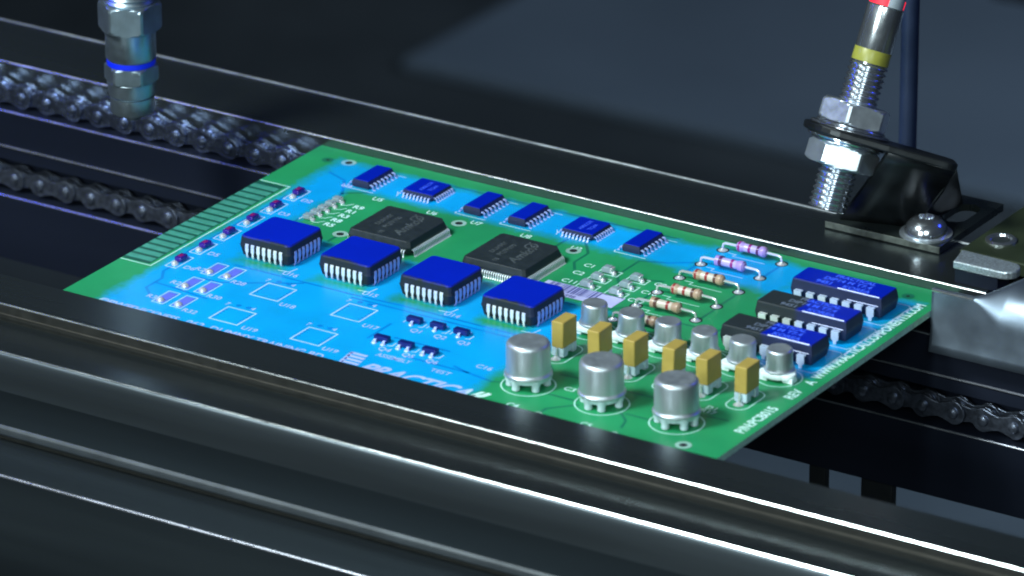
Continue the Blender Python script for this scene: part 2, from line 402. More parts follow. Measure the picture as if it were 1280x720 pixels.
# silkscreen: lettering
bm = BM()
def T(s, x, y, size=2.0, rot=0, bold=.03, **k): text(bm, s, size, TX(x, y, .034, rot), bold, **k)
text(bm, 'WWW.PRACTICALCOMPONENTS.COM', 2.75, TX(138.6, 38.6, .034, 90), .085, width=.80, spacing=1.0)
text(bm, 'P/N:PCB015', 2.9, TX(138.9, 11.2, .034, 90), .08, width=.86)
text(bm, 'REV', 2.9, TX(138.9, 28.3, .034, 90), .05, width=.86)
text(bm, 'A', 2.9, TX(138.9, 35.6, .034, 90), .03, width=.86)
text(bm, 'PRACTICAL', 5.2, TX(65.6, -1.6, .034), .16, shear=.45, width=.94)
text(bm, 'COMPONENTS', 2.2, TX(66.8, -4.4+.6, .036), .05, shear=.35, width=1.1) if False else None
text(bm, 'ASSEMBLY', 2.0, TX(65.5, 5.4, .034), .02, width=.8)
text(bm, 'TEST', 1.8, TX(77.4, 4.9, .034), .01, width=1.1)
[line_strip(bm, [(61.0+.25*k, 4.2-1.3*k), (64.6+.25*k, 4.2-1.3*k)], .8, .034) for k in range(4)]; line_strip(bm, [(61.2, 4.4), (61.8, -.4)], .6, .034)
line_strip(bm, [(88.6, -1.4), (91.6, .6), (92.2, 2.2)], 1.0, .034); line_strip(bm, [(87.4, -2.6), (92.5, -1.3)], .7, .034)
text(bm, '©PWB', 2.6, TX(8.3, -1.0, .034), .05); text(bm, 'THICKNESS', 2.6, TX(15.0, -1.0, .034), .05, width=.82)
text(bm, '.062', 2.6, TX(27.2, -1.0, .034), .05); text(bm, 'DUMMY', 2.6, TX(33.0, -1.0, .034), .05)
text(bm, 'TRAINING', 2.6, TX(43.0, -1.0, .034), .05, width=.9); text(bm, 'BD', 2.6, TX(54.6, -1.0, .034), .05)
for s, x, y in (('U4', 14.8, 69.2), ('U5', 23.7, 66.6), ('U6', 36.2, 66.4), ('U7', 46.0, 66.6), ('U8', 57.4, 66.2), ('U3', 68.6, 66.2),
                ('U16', 29.8, 27.4), ('U15', 47.6, 27.4), ('U14', 65.6, 27.4), ('U20', 51.8, 44.6),
                ('U18', 37.6, 15.0), ('U17', 55.9, 15.0), ('U19', 37.9, 2.4), ('U19', 55.6, 2.4),
                ('C1', 75.2, 60.4), ('C2', 75.2, 56.4), ('C11', 75.4, 52.2), ('C8', 91.0, 59.6), ('C10', 90.8, 55.2), ('C12', 90.6, 50.8),
                ('R27', 14.8, 20.6), ('R29', 14.6, 13.0), ('R31', 14.6, 5.4), ('R28', 24.0, 19.0), ('R30', 24.0, 11.2), ('R32', 24.0, 3.4),
                ('Q1', 64.5, 17.8), ('Q2', 69.6, 17.8), ('Q3', 74.7, 17.8), ('Q4', 64.2, 7.8), ('Q5', 69.3, 7.8), ('Q6', 74.4, 7.8),
                ('C16', 83.4, 10.6), ('C4', 97.0, -.6), ('C5', 112.4, -.8), ('C3', 102.0, 10.6), ('D8', 86.8, 45.6)):
    T(s, x, y, 2.1, width=.95)
for s, x, y in (('+', 103.4, 13.4), ('C23', 103.6, 18.4), ('C24', 119, 17.2), ('R17', 127.4, 15.4), ('D1', 127.6, 17.0)):
    T(s, x, y, 1.9, rot=0)
for k, y in enumerate((61.0, 53.3, 45.6, 30.0, 22.2)): T('D%d' % (k+2), 12.6, y-2.2, 2.0)
for k in range(5):
    T(('R5', 'R8', 'R3', 'R1', 'R9')[k], 22.9, 51.2+2.5*k, 2.1, bold=.06)
for k, (cx, cy) in enumerate(((33.5, 19.5), (51.5, 19.5), (33.5, 6.5), (51.4, 6.6))):
    T('7', cx-4.4, cy+3.6, 1.7); T('4', cx+1.0, cy+4.0, 1.7)
for f in bm.faces: f.material_index = 0
link('silkscreen_lettering', bm, M['silk'], board)

# barcode block
bm = BM(); rect_flat(bm, 73.4, 90.2, 46.2, 51.4, .03)
bx = 74.6
for k in range(26):
    w = random.choice((.12, .2, .34)); rect_flat(bm, bx, bx+w, 47.9, 51.3, .045, 1); bx += w+random.choice((.14, .22, .3))
text(bm, '0415 1998', 1.5, TX(75.6, 46.4, .045), .02)
for f in bm.faces:
    if abs(f.calc_center_median().z-.045) < .004: f.material_index = 1
link('barcode_label', bm, [M['label'], M['label_ink']], board)

# edge contacts
bm = BM(); rect_flat(bm, .05, 6.2, 18.4, 63.2, .014)
link('contact_strip', bm, M['gap'], board)
bm = BM(); box(bm, 0, 5.9, -.78, .78, .0, .05)
src = None
for k in range(17):
    p = (.08, 20.2+2.54*k, .02)
    if src is None: src = link('edge_contact', bm, M['finger'], board, p)
    else: dup(src, p, board)

# drilled holes with pads
def hole(x, y, r0, r1, mat='pad_ring', n='plated_hole'):
    bm = BM(); ring_flat(bm, 0, 0, r0, r1, .035, 24, 0); disc(bm, 0, 0, r0, .04, 20, 1)
    link(n, bm, [M[mat], M['hole']], board, (x, y, 0))
for x, y in ((9.7, 79.9), (28.4, 49.2), (44.5, 65.5), (70.0, 65.6), (132.5, 1.6)): hole(x, y, .75, 1.5)
for x, y in ((5.4, 79.0), (133.6, 79.9)): hole(x, y, .35, 1.2, 'trace', 'mounting_hole')
for x, y in ((103.9, -.6), (119.6, -.7)): hole(x, y, .45, .85, 'pad_ring', 'via')

# bare solder pads (no part fitted)
bm = BM(); box(bm, -.95, .95, -1.75, 2.9, 0, .05); 
bm2 = BM(); lathe(bm2, [(.8, 0), (.7, .3), (.4, .55), (0, .62)], 16)
src = None
for x in (18.2, 22.2):
    for y in (22.0, 14.2, 6.4):
        if src is None:
            src = link('solder_pad', bm, M['smd_pad'], board, (x, y, .02)); link('solder_blob', bm2, M['solder'], src, (x, y-1.1, .06))
        else: dup(src, (x, y, .02), board)
bm = BM()
for cx, cy in ((33.5, 19.5), (51.5, 19.5), (33.5, 6.5), (51.4, 6.6)):
    for dx in (-1.2, 1.0): disc(bm, cx+dx-.6, cy+4.6, .55, .028)
    for dx in (-2.6, 2.6):
        for j in range(5): rect_flat(bm, cx+dx-.3, cx+dx+.3, cy-2.2+j*.95, cy-1.85+j*.95, .02)
link('footprint_pads', bm, M['trace'], board)

# diodes of the left column
bm = BM(); box(bm, -.75, .75, -.7, 1.7, .25, 1.15, bevel=.22)
bm2 = BM(); box(bm2, -.42, .42, -.1, 1.0, 1.12, 1.22, bevel=.04)
bm3 = BM(); lathe(bm3, [(.75, 0), (.66, .35), (.35, .62), (0, .7)], 16)
bm4 = BM(); lathe(bm4, [(.6, 0), (.5, .35), (0, .5)], 12)
src = None
for y in (22.2, 30.0, 37.8, 45.6, 53.3, 61.0):
    if src is None:
        src = link('diode', bm, M['diode'], board, (10.5, y, 0)); link('diode_core', bm2, M['diode_red'], src, (10.5, y, 0))
        link('solder_joint', bm3, M['solder'], src, (10.5, y-1.5, 0)); link('solder_joint', bm4, M['smd_pad'], src, (10.5, y+2.1, 0))
    else: dup(src, (10.5, y, 0), board)

# PLCC chips ---------------------------------------------------------------
PLC = [(24.1+17.85*k, 36.0) for k in range(4)]
bm = BM()
h = 5.85
o1 = rrect(-h, h, -h, h, 1.0, 3)
n = len(o1)
lev = [(.45, .93), (2.0, .985), (2.35, 1.0), (2.7, .985), (4.05, .955), (4.30, .925)]
rings = [[bm.verts.new((x*s, y*s, z)) for x, y in o1] for z, s in lev]
for a, b in zip(rings, rings[1:]):
    for i in range(n): bm.faces.new((a[i], a[(i+1) % n], b[(i+1) % n], b[i]))
bm.faces.new(rings[-1]); bm.faces.new(rings[0][::-1])
bmesh.ops.recalc_face_normals(bm, faces=bm.faces)
plcc_me = bm
def jlead():
    bm = BM()
    # shoulder (wide) then narrow foot that curls under the body; outward is -y
    prof = [(-.05, 2.95), (-.22, 2.85), (-.30, 2.5), (-.32, 1.5)]
    def strip(pr, w0, w1):
        vs = []
        for i, (y, z) in enumerate(pr):
            w = w0+(w1-w0)*i/(len(pr)-1)
            vs.append((bm.verts.new((-w/2, y, z)), bm.verts.new((w/2, y, z)), bm.verts.new((w/2, y+.2, z)), bm.verts.new((-w/2, y+.2, z))))
        for a, b in zip(vs, vs[1:]):
            for k in range(4): bm.faces.new((a[k], a[(k+1) % 4], b[(k+1) % 4], b[k]))
        bm.faces.new(vs[0]); bm.faces.new(vs[-1])
    strip(prof, .70, .70); strip([(-.32, 1.5), (-.30, 1.15)], .70, .42); strip([(-.30, 1.15), (-.26, .5), (-.10, .12), (.25, .03)], .40, .40)
    bmesh.ops.recalc_face_normals(bm, faces=bm.faces)
    return bm
lead_me = bpy.data.meshes.new('j_lead'); b_ = jlead(); b_.to_mesh(lead_me); b_.free(); lead_me.materials.append(M['lead'])
lead_me_y = lead_me
chip0 = None
for (cx, cy) in PLC:
    if chip0 is None:
        chip0 = link('square_chip', plcc_me, M['plcc'], board, (cx, cy, 0))
        for side in (0, 90):      # near and right rows, each lead its own mesh
            for k in range(7):
                o = bpy.data.objects.new('lead', lead_me); COL.objects.link(o); o.parent = chip0
                a = math.radians(side); u = -3.81+1.27*k
                px, py = u, -5.62
                o.location = (px*math.cos(a)-py*math.sin(a), px*math.sin(a)+py*math.cos(a), 0); o.rotation_euler = (0, 0, a)
                WPOS[o] = WPOS[chip0]+o.location
        bm = BM()
        for side in (180, 270):
            for k in range(7):
                t = bmesh.new(); t.from_mesh(lead_me); 
                t.transform(Matrix.Rotation(math.radians(side), 4, 'Z') @ Matrix.Translation((-3.81+1.27*k, -5.62, 0)))
                tm = bpy.data.meshes.new('t'); t.to_mesh(tm); t.free(); bm.from_mesh(tm); bpy.data.meshes.remove(tm)
        link('lead_row', bm, M['lead'], chip0, (cx, cy, 0))
    else:
        c = chip0.copy(); COL.objects.link(c); WPOS[c] = Vector((cx, cy, 0)); c.parent = board; c.location = WPOS[c]-WPOS[board]
        for ch in list(chip0.children):
            d = ch.copy(); COL.objects.link(d); d.parent = c

def gull(bm, w, reach, zt, mat):
    """gull wing lead, starts at the body (y=0) and goes out to y=-reach"""
    pr = [(0, zt), (-reach*.35, zt), (-reach*.55, zt*.75), (-reach*.62, .22), (-reach*.72, .1), (-reach, .08)]
    t = .14
    vs = []
    for y, z in pr: vs.append([bm.verts.new(mat @ Vector(p)) for p in ((-w/2, y, z), (w/2, y, z), (w/2, y+t*.3, z-t), (-w/2, y+t*.3, z-t))])
    fs = []
    for a, b in zip(vs, vs[1:]):
        for k in range(4): fs.append(bm.faces.new((a[k], a[(k+1) % 4], b[(k+1) % 4], b[k])))
    fs += [bm.faces.new(vs[0]), bm.faces.new(vs[-1])]
    bmesh.ops.recalc_face_normals(bm, faces=fs)

# fine pitch quad packs ------------------------------------------------------
def cham(h, c, cbig=None, s=1.0):
    b = cbig or c
    return [(-h*s+c, -h*s), (h*s-c, -h*s), (h*s, -h*s+c), (h*s, h*s-b), (h*s-b, h*s), (-h*s+c, h*s), (-h*s, h*s-c), (-h*s, -h*s+c)]
def layered(bm, outlines):
    rings = [[bm.verts.new((x, y, z)) for x, y in pts] for pts, z in outlines]; n = len(rings[0])
    for a, b in zip(rings, rings[1:]):
        for i in range(n): bm.faces.new((a[i], a[(i+1) % n], b[(i+1) % n], b[i]))
    bm.faces.new(rings[-1]); bm.faces.new(rings[0][::-1]); bmesh.ops.recalc_face_normals(bm, faces=bm.faces)
bm = BM()
layered(bm, [(cham(7, .5, 1.2, .965), .35), (cham(7, .5, 1.2, 1.0), 1.5), (cham(7, .5, 1.2, 1.0), 1.75), (cham(7, .5, 1.2, .955), 2.75), (cham(7, .5, 1.2, .94), 2.85)])
q = link('fine_pitch_chip', bm, M['qfp'], board, (38.7, 53.6, 0))
bm = BM()
for side in (0, 90, 180, 270):
    for k in range(25):
        gull(bm, .24, 1.0, 1.3, Matrix.Rotation(math.radians(side), 4, 'Z') @ Matrix.Translation((-6.0+.5*k, -6.95, 0)))
tag(link('lead_row', bm, M['lead_fine'], q, (38.7, 53.6, 0)), kind='stuff')
bm = BM()
R90 = lambda x, y: Matrix.Translation((x, y, 2.872)) @ Matrix.Rotation(PI/2, 4, 'Z')
text(bm, 'Amkor', 3.0, R90(3.3, -4.6), .09, shear=.3); ring_flat(bm, 1.6, 3.9, 1.0, 1.35, 2.872); line_strip(bm, [(3.3, 2.2), (.3, 5.4)], .35, 2.872)
text(bm, 'PQFP100', 1.5, R90(-.9, -2.8), .05); text(bm, 'DUMMY', 1.5, R90(-2.9, -2.4), .05); text(bm, '98', 1.4, R90(-.2, -5.6), .05)
link('chip_print', bm, M['qfp_ink'], q, (38.7, 53.6, 0))
dup(q, (64.2, 53.6, 0), board)

bm = BM()
layered(bm, [(cham(3.5, .25, .25, .95), .15), (cham(3.5, .25, .25, 1.0), .65), (cham(3.5, .25, .25, 1.0), .8), (cham(3.5, .25, .25, .95), 1.3), (cham(3.5, .25, .25, .93), 1.36)])
q = link('small_square_chip', bm, M['dip'], board, (31.1, 75.0, 0))
bm = BM()
for side in (0, 90, 180, 270):
    for k in range(8): gull(bm, .32, 1.1, .75, Matrix.Rotation(math.radians(side), 4, 'Z') @ Matrix.Translation((-2.8+.8*k, -3.45, 0)))
link('lead_row', bm, M['lead_fine'], q, (31.1, 75.0, 0))
bm = BM()
text(bm, 'AMKOR', 1.3, Matrix.Translation((.2, -2.2, 1.375)) @ Matrix.Rotation(PI/2, 4, 'Z'), .02); text(bm, 'TQ44', 1.2, Matrix.Translation((1.9, -1.6, 1.375)) @ Matrix.Rotation(PI/2, 4, 'Z'), .02)
link('chip_print', bm, M['ink'], q, (31.1, 75.0, 0))
dup(q, (67.2, 74.7, 0), board)

# SO-14 chips ----------------------------------------------------------------
bm = BM()
def rect_s(hx, hy, s): return [(-hx*s, -hy*s), (hx*s, -hy*s), (hx*s, hy*s), (-hx*s, hy*s)]
layered(bm, [([(-1.85, -4.25), (1.85, -4.25), (1.85, 4.25), (-1.85, 4.25)], .15), ([(-1.98, -4.33), (1.98, -4.33), (1.98, 4.33), (-1.98, 4.33)], .85),
             ([(-1.95, -4.3), (1.95, -4.3), (1.95, 4.3), (-1.95, 4.3)], 1.05), ([(-1.7, -4.12), (1.7, -4.12), (1.7, 4.12), (-1.7, 4.12)], 1.62), ([(-1.62, -4.05), (1.62, -4.05), (1.62, 4.05), (-1.62, 4.05)], 1.68)])
q = link('small_outline_chip', bm, M['dip'], board, (18.9, 74.5, 0))
bm = BM()
for side in (90, 270):
    for k in range(7): gull(bm, .46, 1.25, .95, Matrix.Rotation(math.radians(side), 4, 'Z') @ Matrix.Translation((-3.81+1.27*k, -1.95, 0)))
link('lead_row', bm, M['lead_fine'], q, (18.9, 74.5, 0))
for cx in (44.3, 54.4, 79.8): dup(q, (cx, 74.5, 0), board)

# DIP-14 chips ----------------------------------------------------------------
bm = BM()
hx, hy = 9.6, 3.25
prof = [(.5, .90), (2.2, 1.0), (2.55, 1.0), (4.2, .925), (4.4, .89)]
def dipo(s, e): return [(-hx*e, -hy*s), (hx*e, -hy*s), (hx*e, hy*s), (-hx*e, hy*s)]
layered(bm, [(dipo(s, 1-(1-s)*.35), z) for z, s in prof])
es = [e for e in bm.edges if abs(e.verts[0].co.z-e.verts[1].co.z) > .05]
bmesh.ops.bevel(bm, geom=es, offset=.25, segments=2, profile=.5, affect='EDGES')
q0 = (125.55, 70.35, 0)
q = link('dual_row_chip', bm, M['dip'], board, q0)
bm = BM()
box(bm, -.76, .76, -.30, .55, 2.22, 2.5, bevel=.05)
vs = [(-.76, 2.5), (.76, 2.5), (.76, .95), (.32, .55), (.32, -.2), (-.32, -.2), (-.32, .55), (-.76, .95)]
Ry = Matrix(((1, 0, 0, 0), (0, 0, 1, 0), (0, 1, 0, 0), (0, 0, 0, 1)))
prism(bm, [(x, z) for x, z in vs], -.34, -.10, mat=Ry)
dip_me = bpy.data.meshes.new('pin'); bmesh.ops.recalc_face_normals(bm, faces=bm.faces); bm.to_mesh(dip_me); bm.free(); dip_me.materials.append(M['dip_lead'])
for k in range(7):
    o = bpy.data.objects.new('lead', dip_me); COL.objects.link(o); o.parent = q; o.location = (-7.62+2.54*k, -3.75, 0)
bm = BM()
for k in range(7):
    t = bmesh.new(); t.from_mesh(dip_me); t.transform(Matrix.Rotation(PI, 4, 'Z') @ Matrix.Translation((-7.62+2.54*k, -3.75, 0)))
    tm = bpy.data.meshes.new('t'); t.to_mesh(tm); t.free(); bm.from_mesh(tm); bpy.data.meshes.remove(tm)
link('lead_row', bm, M['dip_lead'], q, q0)
bm = BM()
text(bm, '9451', 1.75, TX(-5.0, -2.3, 4.42), .06); text(bm, 'KOREA', 1.75, TX(.6, -2.3, 4.42), .06)
text(bm, 'DIP14 M T7.4', 1.75, TX(-4.3, -.4, 4.42), .06); text(bm, 'PRACTICAL', 1.6, TX(-2.8, 1.4, 4.42), .06)
link('chip_print', bm, M['ink'], q, q0)
bm = BM()
tube(bm, [(.2, -2.93, 4.40), (8.9, -2.93, 4.40)], .13, 6); tube(bm, [(2.4, -3.25, 2.75), (8.9, -3.25, 2.75)], .08, 6)
link('film_highlight', bm, M['film_highlight'], q, q0)
dup(q, (125.4, 57.7, 0), board); dup(q, (125.5, 45.1, 0), board)

# SOT transistors ---------------------------------------------------------------
bm = BM(); box(bm, -1.5, 1.5, -.68, .68, .15, 1.15, bevel=.16)
s1 = link('transistor', bm, M['sot'], board, (63.4, 21.6, 0))
bm = BM(); gull(bm, .5, 1.0, .6, Matrix.Translation((0, -.62, 0))); lathe(bm, [(.5, 0), (.38, .25), (0, .42)], 12, Matrix.Translation((0, -1.3, 0)))
link('lead', bm, M['lead_fine'], s1, (63.4, 21.6, 0))
bm = BM()
for dx in (-.95, .95): gull(bm, .5, 1.0, .6, Matrix.Rotation(PI, 4, 'Z') @ Matrix.Translation((dx, -.62, 0)))
link('lead_row', bm, M['lead_fine'], s1, (63.4, 21.6, 0))
for cx in (68.5, 73.6): dup(s1, (cx, 21.6, 0), board)
bm = BM(); box(bm, -1.5, 1.5, -.68, .68, .15, 1.15, bevel=.16)
s2 = link('transistor', bm, M['sot'], board, (63.1, 11.4, 0))
for dx in (-.95, .95):
    bm = BM(); gull(bm, .5, 1.0, .6, Matrix.Translation((0, -.62, 0))); lathe(bm, [(.55, 0), (.42, .25), (0, .42)], 12, Matrix.Translation((0, -1.3, 0)))
    link('lead', bm, M['lead_fine'], s2, (63.1+dx, 11.4, 0))
bm = BM(); gull(bm, .5, 1.0, .6, Matrix.Rotation(PI, 4, 'Z') @ Matrix.Translation((0, -.62, 0)))
link('lead_row', bm, M['lead_fine'], s2, (63.1, 11.4, 0))
for cx in (68.3, 73.5): dup(s2, (cx, 11.4, 0), board)

# chip capacitors C1.. --------------------------------------------------------------
bm = BM(); box(bm, -1.0, .55, -.75, .75, .1, 1.35, bevel=.2)
c0 = link('chip_capacitor', bm, M['chipcap'], board, (81.2, 60.2, 0))
bm = BM(); box(bm, .45, .95, -.7, .7, .1, 1.2, bevel=.15); lathe(bm, [(.55, 0), (.45, .35), (.2, .6), (0, .65)], 12, Matrix.Translation((1.2, -.25, 0)))
link('end_cap', bm, M['solder'], c0, (81.2, 60.2, 0))
bm = BM(); box(bm, -1.3, -.95, -.7, .7, .1, 1.0, bevel=.1)
link('end_cap', bm, M['chipcap'], c0, (81.2, 60.2, 0))
for x, y in ((81.2, 56.35), (81.2, 52.5), (87.6, 59.8), (87.6, 56.0), (87.6, 52.3)): dup(c0, (x, y, 0), board)

# five small chip resistors
bm = BM(); box(bm, -1.0, .5, -.75, .75, .1, 1.0, bevel=.15)
c0 = link('chip_resistor', bm, M['chipcap'], board, (19.2, 52.3, 0))
bm = BM(); box(bm, .4, .8, -.6, .6, .1, .8, bevel=.1); lathe(bm, [(.5, 0), (.42, .3), (0, .6)], 12, Matrix.Translation((1.0, -.2, 0)))
link('end_cap', bm, M['solder'], c0, (19.2, 52.3, 0))
for k in range(1, 5): dup(c0, (19.2, 52.3+2.5*k, 0), board)

# axial resistors ---------------------------------------------------------------------
def resistor(y, order, xoff=0):
    p = (99.9+xoff, y, 0)
    RX = Matrix.Rotation(PI/2, 4, 'Y')
    zc = 1.6
    mt = Matrix.Translation((0, 0, zc)) @ RX
    xs = [-3.3, -3.1, -2.75, -2.1, -1.75, -1.5, 1.5, 1.75, 2.1, 2.75, 3.1, 3.3]
    rs = [.30, .75, 1.0, 1.02, .88, .82, .82, .88, 1.02, 1.0, .75, .30]
    bm = BM()
    # centre tan body
    lathe(bm, list(zip(rs, xs)), 20, mt)
    for f in bm.faces: f.material_index = 1 if -1.3 < f.calc_center_median().x < 1.3 else 0
    r = link('resistor', bm, [M['res_tan'], M['res_pale']], board, p)
    for x0, w, mk in order:
        bm = BM(); rr = 1.04 if abs(x0) > 1.8 else .87
        if 1.45 < abs(x0) < 1.9: rr = .96
        lathe(bm, [(rr-.1, x0-w/2-.01), (rr, x0-w/2), (rr, x0+w/2), (rr-.1, x0+w/2+.01)], 20, mt, cap=False)
        link('colour_band', bm, M[mk], r, p)
    for s in (-1, 1):
        bm = BM()
        e = 6.35
        tube(bm, [(s*3.2, 0, zc), (s*(e-.6), 0, zc-.05), (s*(e-.12), 0, zc-.3), (s*e, 0, zc-.8), (s*e, 0, -.3)], .25, 8)
        link('wire', bm, M['wire'], r, p)
        bm = BM(); lathe(bm, [(.95, .03), (.7, .2), (.42, .5)], 14, Matrix.Translation((s*e, 0, 0)), cap=False); ring_flat(bm, s*e, 0, .6, 1.25, .035, 20, 1)
        link('solder_joint', bm, [M['solder'], M['hole']], r, p)
bandsA = [(-2.5, .45, 'res_red'), (-.3, .55, 'res_red'), (1.5, .5, 'res_dark'), (2.55, .5, 'res_tan')]
bandsB = [(-1.9, .55, 'res_dark'), (.6, .55, 'res_red'), (-2.8, .3, 'res_tan'), (2.7, .4, 'res_tan')]
resistor(80.7, bandsA); resistor(72.7, bandsB); resistor(65.0, bandsA); resistor(57.0, bandsA); resistor(49.6, bandsB); resistor(42.0, bandsA, -.3)

# big metal cans -------------------------------------------------------------------------
bm = BM()
lathe(bm, [(4.1, 2.2), (4.32, 2.3), (4.36, 2.5), (4.3, 2.72), (4.12, 2.9), (4.02, 3.1), (4.0, 3.4), (3.98, 7.7), (3.94, 8.0), (3.83, 8.3), (3.64, 8.52), (3.38, 8.66), (3.1, 8.7), (2.9, 8.68), (0, 8.66)], 56)
p0 = (95.9, 9.0, 0)
bc = link('large_can', bm, M['can'], board, p0)
bm = BM()
for a in (-100, -35, 30, 95, 155, 215):
    t = math.radians(a); m = Matrix.Translation((3.3*math.cos(t), 3.3*math.sin(t), 0))
    lathe(bm, [(.55, .02), (.75, .25), (.7, .9), (.95, 1.7), (1.1, 2.22)], 14, m)
lathe(bm, [(2.2, 1.3), (3.7, 1.45), (4.0, 2.2)], 32)
link('standoff', bm, M['can_feet'], bc, p0)
dup(bc, (111.3, 9.0, 0), board).rotation_euler = (.01, -.015, .7); dup(bc, (126.7, 9.0, 0), board).rotation_euler = (-.012, .01, 1.9)

# small metal cans ----------------------------------------------------------------------
def small_can(x, y, tilt, az, top_dent):
    p = (x, y, 0)
    m = Matrix.Translation((0, 0, 1.6)) @ Matrix.Rotation(math.radians(tilt), 4, (math.cos(az), math.sin(az), 0))
    bm = BM()
    lathe(bm, [(2.6, 0), (2.8, .1), (2.8, .35), (2.6, .5), (2.5, .8), (2.45, 1.2), (2.40, 3.7), (2.37, 3.88), (2.29, 4.04), (2.15, 4.16), (1.98, 4.2), (1.8, 4.17 if top_dent else 4.22), (0, 4.14)], 40, m)
    c = link('small_can', bm, M['can'], board, p)
    bm = BM()
    pts = []
    for k in range(48):
        t = 2*PI*k/48; r = 3.0+.75*max(0, math.cos(3*(t+.35)))**.7
        pts.append((r*math.cos(t), r*math.sin(t)))
    prism(bm, pts, .6, 1.65, bevel=.3)
    for a in (20, 140, 260):
        t = math.radians(a-20-20); prism(bm, [(2.8*math.cos(t)+dx, 2.8*math.sin(t)+dy) for dx, dy in ((-1.0, -.9), (1.0, -.9), (1.0, .9), (-1.0, .9))], .03, 1.0, bevel=.2)
    link('standoff', bm, M['white_plastic'], c, p)
for x, t, a, d in ((93.2, 1.5, 2, True), (101.0, 4, 1.2, True), (108.8, 2, 2.4, True), (116.5, 4, .6, False), (124.3, 3, 2.0, False), (132.1, 1, 0, True)):
    small_can(x, 35.5, t, a, d)

# ochre box capacitors ---------------------------------------------------------------------
bm = BM(); box(bm, -1.25, 1.25, -2.4, 2.4, 2.0, 7.05, bevel=.22, seg=3)
p0 = (93.9, 24.2, 0)
t0 = link('box_capacitor', bm, M['tant'], board, p0)
bm = BM(); box(bm, -1.3, 1.3, -2.3, -.7, .25, 2.0, bevel=.15); box(bm, -1.1, 1.1, -.8, 1.0, .8, 1.99, bevel=.1); box(bm, -1.3, 1.3, .9, 2.2, .25, 2.0, bevel=.15)
link('standoff', bm, M['standoff'], t0, p0)
bm = BM(); lathe(bm, [(1.0, .03), (.75, .2), (.4, .5)], 14, Matrix.Translation((0, -2.9, 0))); tube(bm, [(0, -2.5, 2.0), (0, -2.6, 1.0), (0, -2.8, .2)], .25, 8)
link('wire', bm, M['wire'], t0, p0)
for x, a, b_, y in ((101.5, .03, .02, 24.3), (109.1, -.02, .01, 24.1), (116.7, .035, -.03, 24.4), (124.3, -.03, .02, 24.1), (131.9, .02, -.01, 24.3)): dup(t0, (x, y, 0), board).rotation_euler = (b_, -b_*.7, a)

# ================================================================== RAILS
RX0, RX1 = -230.0, 300.0
def extrude(name, prof, mat_of, mats, parent, loc, x0=RX0, x1=RX1):
    """profile in (y, z), closed, drawn along x; fillets are short segments inside prof"""
    bm = BM(); a = [bm.verts.new((x0-loc[0], y-loc[1], z-loc[2])) for y, z in prof]; b = [bm.verts.new((x1-loc[0], y-loc[1], z-loc[2])) for y, z in prof]
    n = len(prof)
    for i in range(n):
        f = bm.faces.new((a[i], a[(i+1) % n], b[(i+1) % n], b[i])); f.material_index = mat_of(i); f.smooth = mat_of(i) == 4 and mats[-1] is M['sheen']
    bm.faces.new(a); bm.faces.new(b); bmesh.ops.recalc_face_normals(bm, faces=bm.faces)
    return link(name, bm, mats, parent, loc)
def fillet(c, r, a0, a1, n=4):
    return [(c[0]+r*math.cos(math.radians(a0+(a1-a0)*k/n)), c[1]+r*math.sin(math.radians(a0+(a1-a0)*k/n))) for k in range(n+1)]
# front rail: three steps down towards the viewer
fr = empty('front_rail', (70, -20, -80))
tag(fr, 'stepped dark metal conveyor rail with bright edges in front of the circuit board', 'rail')
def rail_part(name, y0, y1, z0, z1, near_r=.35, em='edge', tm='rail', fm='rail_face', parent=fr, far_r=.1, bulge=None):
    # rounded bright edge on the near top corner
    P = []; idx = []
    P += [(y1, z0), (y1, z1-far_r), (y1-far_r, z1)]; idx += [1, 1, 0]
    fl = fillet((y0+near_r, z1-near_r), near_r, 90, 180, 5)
    if bulge:      # added swell below the edge, shaped to catch the lamp as a sheen
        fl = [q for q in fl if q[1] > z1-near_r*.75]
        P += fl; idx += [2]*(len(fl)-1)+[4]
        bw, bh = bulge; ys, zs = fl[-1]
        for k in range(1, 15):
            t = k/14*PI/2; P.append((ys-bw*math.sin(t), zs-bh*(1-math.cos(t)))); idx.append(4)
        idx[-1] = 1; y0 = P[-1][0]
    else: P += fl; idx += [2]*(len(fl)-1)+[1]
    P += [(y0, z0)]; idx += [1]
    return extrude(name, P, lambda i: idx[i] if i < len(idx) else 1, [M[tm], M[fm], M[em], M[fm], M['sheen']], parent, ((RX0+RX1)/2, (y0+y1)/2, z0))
rail_part('upper_rail', -14.5, -3.5, -1.0, 1.8, .27, fm='groove')
bm = BM(); box(bm, RX0, RX1, -13.9, -3.7, -2.2, -1.0); link('groove', bm, M['groove'], fr)
bm = BM(); box(bm, RX0, RX1, -14.65, -13.9, -.45, -.1, bevel=.1); link('lip', bm, M['lip'], fr)
rail_part('middle_rail', -25.4, -3.6, -15.9, -1.95, .31, bulge=(1.1, 7.0))
bm = BM(); box(bm, RX0, RX1, -27.1, -4.0, -18.1, -15.9, bevel=.9, seg=4); link('lip', bm, M['lip_grey'], fr)
bm = BM(); box(bm, RX0, RX1, -25.4, -4.0, -19.4, -18.1); link('groove', bm, M['groove'], fr)
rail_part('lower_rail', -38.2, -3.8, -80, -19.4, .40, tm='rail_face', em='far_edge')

bm = BM()
for k in range(26):
    x = random.uniform(-85, 215); y, z = random.choice(((-14.42, 1.72), (-25.33, -2.02), (-25.33, -2.02), (-38.1, -19.5)))
    bmesh.ops.create_icosphere(bm, subdivisions=1, radius=random.uniform(.12, .24), matrix=Matrix.Translation((x, y, z)))
link('edge_specks', bm, M['edge'], fr)  # tiny bright bumps scattered along the rail edges
# far rail
rr = empty('far_rail', (70, 90, -38))
tag(rr, 'dark metal conveyor rail with two chain ledges behind the circuit board', 'rail')
